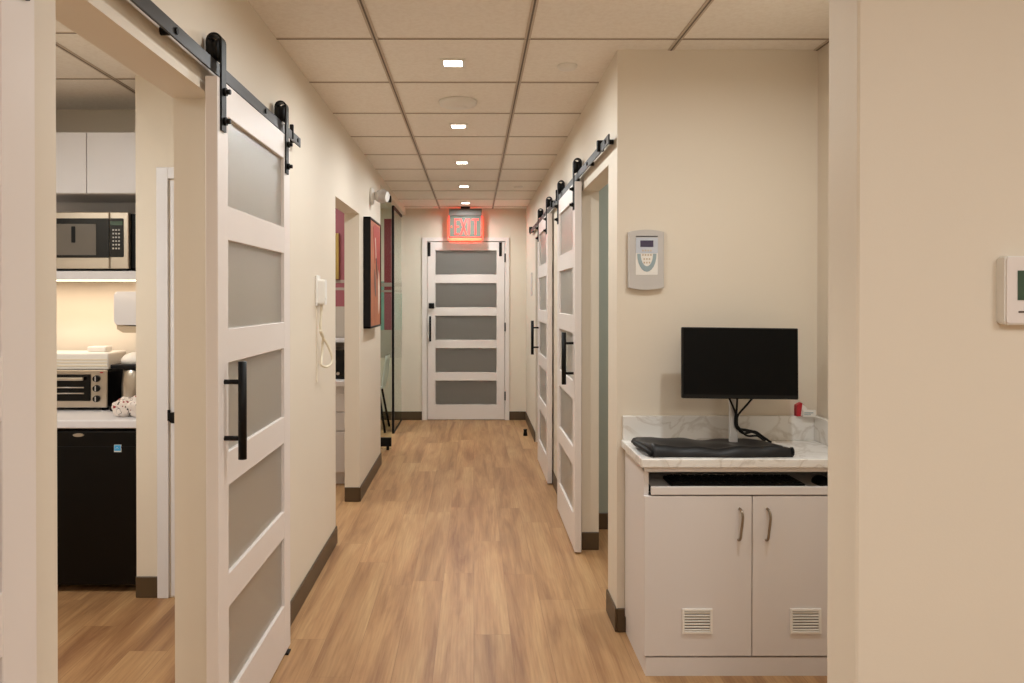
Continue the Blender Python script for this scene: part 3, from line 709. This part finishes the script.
# towel dispenser
t = thing('soap_dispenser', (-1.582, 3.95, 1.23), 'white rounded dispenser on the kitchen side wall under the shelf', 'dispenser')
bm = NB(); prism(bm, rrect(-1.83, -1.582, 1.265, 1.435, .018), 'y', 3.86, 4.02, bev=.006); obj('cover', bm, M_kcab, t)
bm = NB(); prism(bm, [(-1.82, 1.268), (-1.582, 1.24), (-1.582, 1.225), (-1.79, 1.225), (-1.82, 1.245)], 'y', 3.87, 4.01); obj('tray', bm, M_beige, t)

# ------------------------------------------------------------------ right: cabinet with monitor
YF = 2.80
t = thing('vented_cabinet', (1.035, 2.99, 0), 'white two door cabinet with small vents below the monitor', 'cabinet')
bm = NB()
box(bm, .632, .650, 2.82, 3.17, .07, .775); box(bm, 1.412, 1.432, 2.82, 3.17, .07, .775); box(bm, .650, 1.412, 3.155, 3.17, .07, .775)
box(bm, .650, 1.412, 2.82, 3.155, .07, .088); box(bm, .650, 1.412, 2.86, 3.155, .640, .655)
box(bm, .632, 1.432, 2.805, 2.84, .757, .775)
obj('body', bm, M_cab, t)
bm = NB(); box(bm, .636, 1.432, 2.803, 3.17, 0, .068); obj('plinth', bm, M_cab, t)
def cab_door(x0, x1, hx, vx0, vx1):
    bm = NB(); box(bm, x0, x1, 2.80, 2.819, .075, .668, bev=.0015); d = obj('door', bm, M_cab, t)
    bm = NB(); tube(bm, [(hx, 2.80, .622), (hx+.001, 2.782, .618), (hx+.002, 2.772, .60), (hx+.001, 2.774, .57), (hx-.002, 2.776, .54), (hx-.004, 2.776, .522), (hx-.004, 2.786, .510), (hx-.004, 2.80, .506)], .0048, n=10); obj('handle', bm, mat('satin_nickel', (150, 136, 118), .3, metal=.85), d)
    zc = .20; z0, z1 = .160, .252
    bm = NB()
    for q in ((vx0, vx0+.009, z0, z1), (vx1-.009, vx1, z0, z1), (vx0+.009, vx1-.009, z0, z0+.009), (vx0+.009, vx1-.009, z1-.009, z1)): box(bm, q[0], q[1], 2.793, 2.80, q[2], q[3], bev=.001)
    for k in range(7):
        zz = z0+.015+k*.0105
        box(bm, vx0+.009, vx1-.009, 2.7945, 2.7995, zz-.0035, zz+.0015, rot=(Vector((0, 2.797, zz)), Matrix.Rotation(math.radians(25), 3, 'X')))
    g = obj('vent_grille', bm, M_plastic, d)
    bm = NB(); box(bm, vx0+.008, vx1-.008, 2.7992, 2.8003, z0+.008, z1-.008); obj('vent_shade', bm, M_ventprint, g)  # dark sheet, the shade between the slats put into its colour
cab_door(.630, 1.0275, .982, .769, .882); cab_door(1.0305, 1.432, 1.084, 1.169, 1.284)
bm = NB(); box(bm, .660, 1.405, 2.803, 3.08, .675, .690); box(bm, .655, 1.430, 2.797, 2.812, .673, .703, bev=.002); tr = obj('keyboard_tray', bm, M_cab, t)
bm = NB(); box(bm, .652, .660, 2.82, 3.08, .68, .70, bev=.001); obj('tray_slide', bm, M_knobk, tr)
t = thing('keyboard', (1.0, 2.90, .690), 'black keyboard lying on the pull-out tray', 'keyboard')
bm = NB(); box(bm, .74, 1.24, 2.83, 2.97, .690, .706, bev=.004); obj('case', bm, M_knobk, t)
bm = NB()
for r_ in range(5):
    for c_ in range(17): box(bm, .752+c_*.028, .776+c_*.028, 2.84+r_*.025, 2.861+r_*.025, .706, .711, bev=.0015)
obj('keys', bm, M_black, t)
bm = NB(); rs = bmesh.ops.create_icosphere(bm, subdivisions=3, radius=.05, matrix=Matrix.Translation((1.33, 2.90, .690)) @ Matrix.Diagonal((.62, 1.1, .62, 1)))
for v in rs['verts']: v.co.z = max(v.co.z, .6905)
for f in bm.faces: f.smooth = True
single('computer_mouse', bm, M_knobk, 'black mouse on the tray right of the keyboard', 'mouse')

t = thing('quartz_worktop', (1.03, 2.99, .775), 'white veined worktop with upstand in the alcove', 'worktop')
bm = NB(); box(bm, .617, 1.438, 2.785, 3.178, .776, .808, bev=.003); obj('slab', bm, M_marble, t)
bm = NB(); box(bm, .622, 1.418, 3.158, 3.178, .808, .909, bev=.0015); obj('backsplash', bm, M_marble, t)
bm = NB(); box(bm, 1.418, 1.438, 2.79, 3.178, .808, .909, bev=.0015); obj('side_splash', bm, M_marble, t)

t = thing('computer_monitor', (1.02, 3.0, .808), 'black computer monitor on a silver stand in the alcove', 'monitor')
xm0, xm1, zm0, zm1, ym = .820, 1.278, 1.004, 1.284, 2.985
rotm = (Vector((1.045, ym, 1.144)), Matrix.Rotation(math.radians(-3), 3, 'X') @ Matrix.Rotation(math.radians(.7), 3, 'Y'))
bm = NB(); box(bm, xm0, xm1, ym, ym+.022, zm0, zm1, bev=.003, rot=rotm); box(bm, xm0+.08, xm1-.08, ym+.02, ym+.045, zm0+.05, zm1-.05, bev=.01, rot=rotm); obj('housing', bm, M_black, t)
bm = NB(); box(bm, xm0+.005, xm1-.005, ym-.002, ym+.002, zm0+.016, zm1-.005, rot=rotm); obj('screen', bm, M_screen, t)
bm = NB(); box(bm, 1.022, 1.056, 3.03, 3.045, .815, 1.12, bev=.004, seg=2); obj('neck', bm, mat('silver_plastic', (196, 192, 188), .35, metal=.3), t)
bm = NB(); prism(bm, rrect(.92, 1.16, 2.95, 3.15, .02), 'z', .808, .818, bev=.002); obj('base', bm, M_grey, t)
t = thing('monitor_cables', (1.02, 3.02, .815), 'black cables hanging below the monitor', 'cable')
bm = NB()
tube(bm, [(.985, 3.0, 1.01), (1.0, 3.01, .985), (1.018, 3.015, .945), (1.024, 3.02, .92)], .004)
tube(bm, [(1.02, 3.0, 1.01), (1.022, 3.01, .97), (1.022, 3.02, .92)], .004)
tube(bm, [(1.085, 3.0, 1.01), (1.06, 3.01, .975), (1.032, 3.015, .94), (1.024, 3.02, .915)], .004)
tube(bm, [(1.024, 3.02, .94), (1.022, 3.022, .90), (1.035, 3.03, .878), (1.075, 3.05, .868), (1.12, 3.07, .855), (1.165, 3.08, .826)], .0065)
tube(bm, [(1.026, 3.02, .93), (1.03, 3.025, .885), (1.06, 3.04, .858), (1.11, 3.06, .862), (1.15, 3.075, .838), (1.185, 3.08, .814)], .005)
tube(bm, [(1.03, 3.02, .89), (1.07, 3.04, .85), (1.12, 3.05, .845), (1.16, 3.07, .815)], .004)
bmesh.ops.translate(bm, verts=bm.verts, vec=(.022, 0, 0)); obj('cable_bundle', bm, M_knobk, t)

# folded black cover
t = thing('folded_cover', (.94, 2.93, .808), 'black vinyl cover folded on the worktop in front of the monitor', 'cover')
bm = NB(); NX, NY = 40, 22; rows = []
for i in range(NX+1):
    u = i/NX; x = .664+u*.522; row = []
    ylen = .30 if u < .78 else .30-(u-.78)*.75
    for j in range(NY+1):
        v = j/NY; y = 2.812+v*ylen
        front = .034*math.sqrt(max(0, 1-((v-.10)/.10)**2)) if v < .10 else .034*math.exp(-((v-.10)/.10)**2)+.020*(1-math.exp(-((v-.10)/.10)**2))
        h = front + .004*math.sin(u*9+v*7) + .003*math.sin(u*23)
        h += .012*math.exp(-((u-.015)/.03)**2)*min(1, (1-v)*3)*min(1, v*6)
        if v > .9: h *= 1-.9*((v-.9)/.1)**2
        row.append(bm.verts.new((x+.006*math.sin(v*9)-(.022*v if u < .1 else .0), y+.004*math.sin(u*8), .8095+max(0, h))))
    rows.append(row)
fl = []
for a, b_ in zip(rows, rows[1:]):
    for j in range(NY): f = bm.faces.new((a[j], b_[j], b_[j+1], a[j+1])); f.smooth = True; fl.append(f)
# skirt to the worktop
border = [e for e in bm.edges if len(e.link_faces) == 1]
r = bmesh.ops.extrude_edge_only(bm, edges=border)
for v in [g for g in r['geom'] if isinstance(g, bmesh.types.BMVert)]: v.co.z = .8085
obj('cloth', bm, mat('black_vinyl', (30, 29, 29), .42, spec=.3, bump=.3, bscale=60), t)
bm = NB()
cyl(bm, (1.185, 2.832, .826), (1.192, 2.832, .826), .017, n=20); obj('end_fold', bm, M_knobk, t)
bm = NB(); tube(bm, [(.660, 2.815, .820), (.650, 2.84, .828), (.640, 2.90, .830), (.638, 3.0, .827)], .010)
obj('rolled_edge', bm, M_knobk, t)

# small box and card on the upstand
t = thing('tissue_pack', (1.35, 3.165, .909), 'small red and white pack on the upstand right of the monitor', 'pack')
bm = NB(); prism(bm, [(1.342, .909), (1.382, .909), (1.382, .945), (1.362, .966), (1.342, .955)], 'y', 3.150, 3.175); obj('box', bm, M_redp, t)
bm = NB(); prism(bm, [(1.359, .912), (1.383, .912), (1.383, .944), (1.365, .96)], 'y', 3.1475, 3.1505); obj('box_face', bm, M_plastic, t)
bm = NB(); box(bm, 1.364, 1.416, 3.138, 3.145, .909, .937); obj('card', bm, M_plastic, t)
bm = NB(); box(bm, 1.368, 1.405, 3.1365, 3.1385, .924, .927); box(bm, 1.368, 1.395, 3.1365, 3.1385, .917, .919); obj('print', bm, M_bluegrey, t)

# wall keypad
t = thing('wall_keypad', (.717, 3.18, 1.43), 'grey wall keypad with a small dark display above the cabinet', 'keypad')
bm = NB()
def cap(x0, x1, z0, z1, bulge, n=10):
    top = [(x0+(x1-x0)*i/n, z1+bulge*math.sin(math.pi*i/n)) for i in range(n+1)]
    bot = [(x0+(x1-x0)*i/n, z0-bulge*math.sin(math.pi*i/n)) for i in range(n+1)]
    return bot + top[::-1]
prism(bm, cap(.643, .790, 1.444, 1.676, .009), 'y', 3.152, 3.18, bev=.004)
kb = obj('case', bm, M_grey, t)
bm = NB(); prism(bm, rrect(.672, .763, 1.497, 1.652, .003), 'y', 3.1505, 3.153); fp = obj('face_plate', bm, M_plastic, t)
bm = NB(); prism(bm, rrect(.672, .763, 1.587, 1.652, .003), 'y', 3.1495, 3.151); obj('display_surround', bm, mat('blue_white', (196, 200, 208), .4), t)
bm = NB(); box(bm, .690, .744, 3.148, 3.1505, 1.613, 1.640); obj('display', bm, M_lcdb, t)
bm = NB()
ring = [(.7175+.040*math.cos(math.radians(a)), 1.585+.075*math.sin(math.radians(a))) for a in range(180, 361, 15)]
ring_i = [(.7175+.026*math.cos(math.radians(a)), 1.585+.052*math.sin(math.radians(a))) for a in range(360, 179, -15)]
prism(bm, ring+ring_i, 'y', 3.149, 3.151); obj('print_ring', bm, M_bluegrey, t)
bm = NB()
for r_, zz in enumerate((1.598, 1.580, 1.563, 1.548)):
    for c_ in range(4 if r_ < 2 else 3):
        cx_ = .7175+(c_-(1.5 if r_ < 2 else 1))*.011; box(bm, cx_-.003, cx_+.003, 3.1485, 3.1508, zz-.0035, zz+.0035, bev=.0008)
obj('keys', bm, M_beige, t)
bm = NB(); box(bm, .672, .763, 3.1505, 3.1535, 1.655, 1.659); obj('top_slot', bm, M_ink, t)

# thermostat
t = thing('thermostat', (1.05, 1.41, 1.34), 'white thermostat with a green display at the right edge of the picture', 'thermostat')
bm = NB(); prism(bm, rrect(.972, 1.110, 1.350, 1.476, .006), 'y', 1.389, 1.41, bev=.004); obj('case', bm, M_plastic, t)
bm = NB(); prism(bm, rrect(.9745, 1.1075, 1.3525, 1.4735, .004), 'y', 1.386, 1.390, bev=.001); obj('cover', bm, M_white, t)
bm = NB(); box(bm, .994, 1.078, 1.3845, 1.387, 1.395, 1.449); obj('display', bm, M_lcd, t)
bm = NB(); cyl(bm, (1.04, 1.383, 1.374), (1.04, 1.387, 1.374), .008); obj('button', bm, M_grey, t)
bm = NB(); box(bm, .996, 1.014, 1.3845, 1.387, 1.372, 1.375); obj('print_mark', bm, M_ventprint, t)

# switch plate and door stop down the corridor
bm = NB(); box(bm, XR-.008, XR, 7.80, 7.92, 1.43, 1.67, bev=.003); sp = single('switch_plate', bm, M_grey, 'grey switch plate on the right wall near the end', 'switch')
bm = NB(); lathe(bm, [(.022, 0), (.022, .012), (.016, .05), (.02, .06), (.018, .066)], .525, 7.75, n=20); single('door_stop', bm, M_knobk, 'small black door stop on the floor near the end wall', 'door stop')
bm = NB(); box(bm, -.772, -.728, 2.97, 3.01, 0, .007); single('floor_guide', bm, M_knobk, 'small black floor guide at the far foot of the left sliding door', 'door guide')
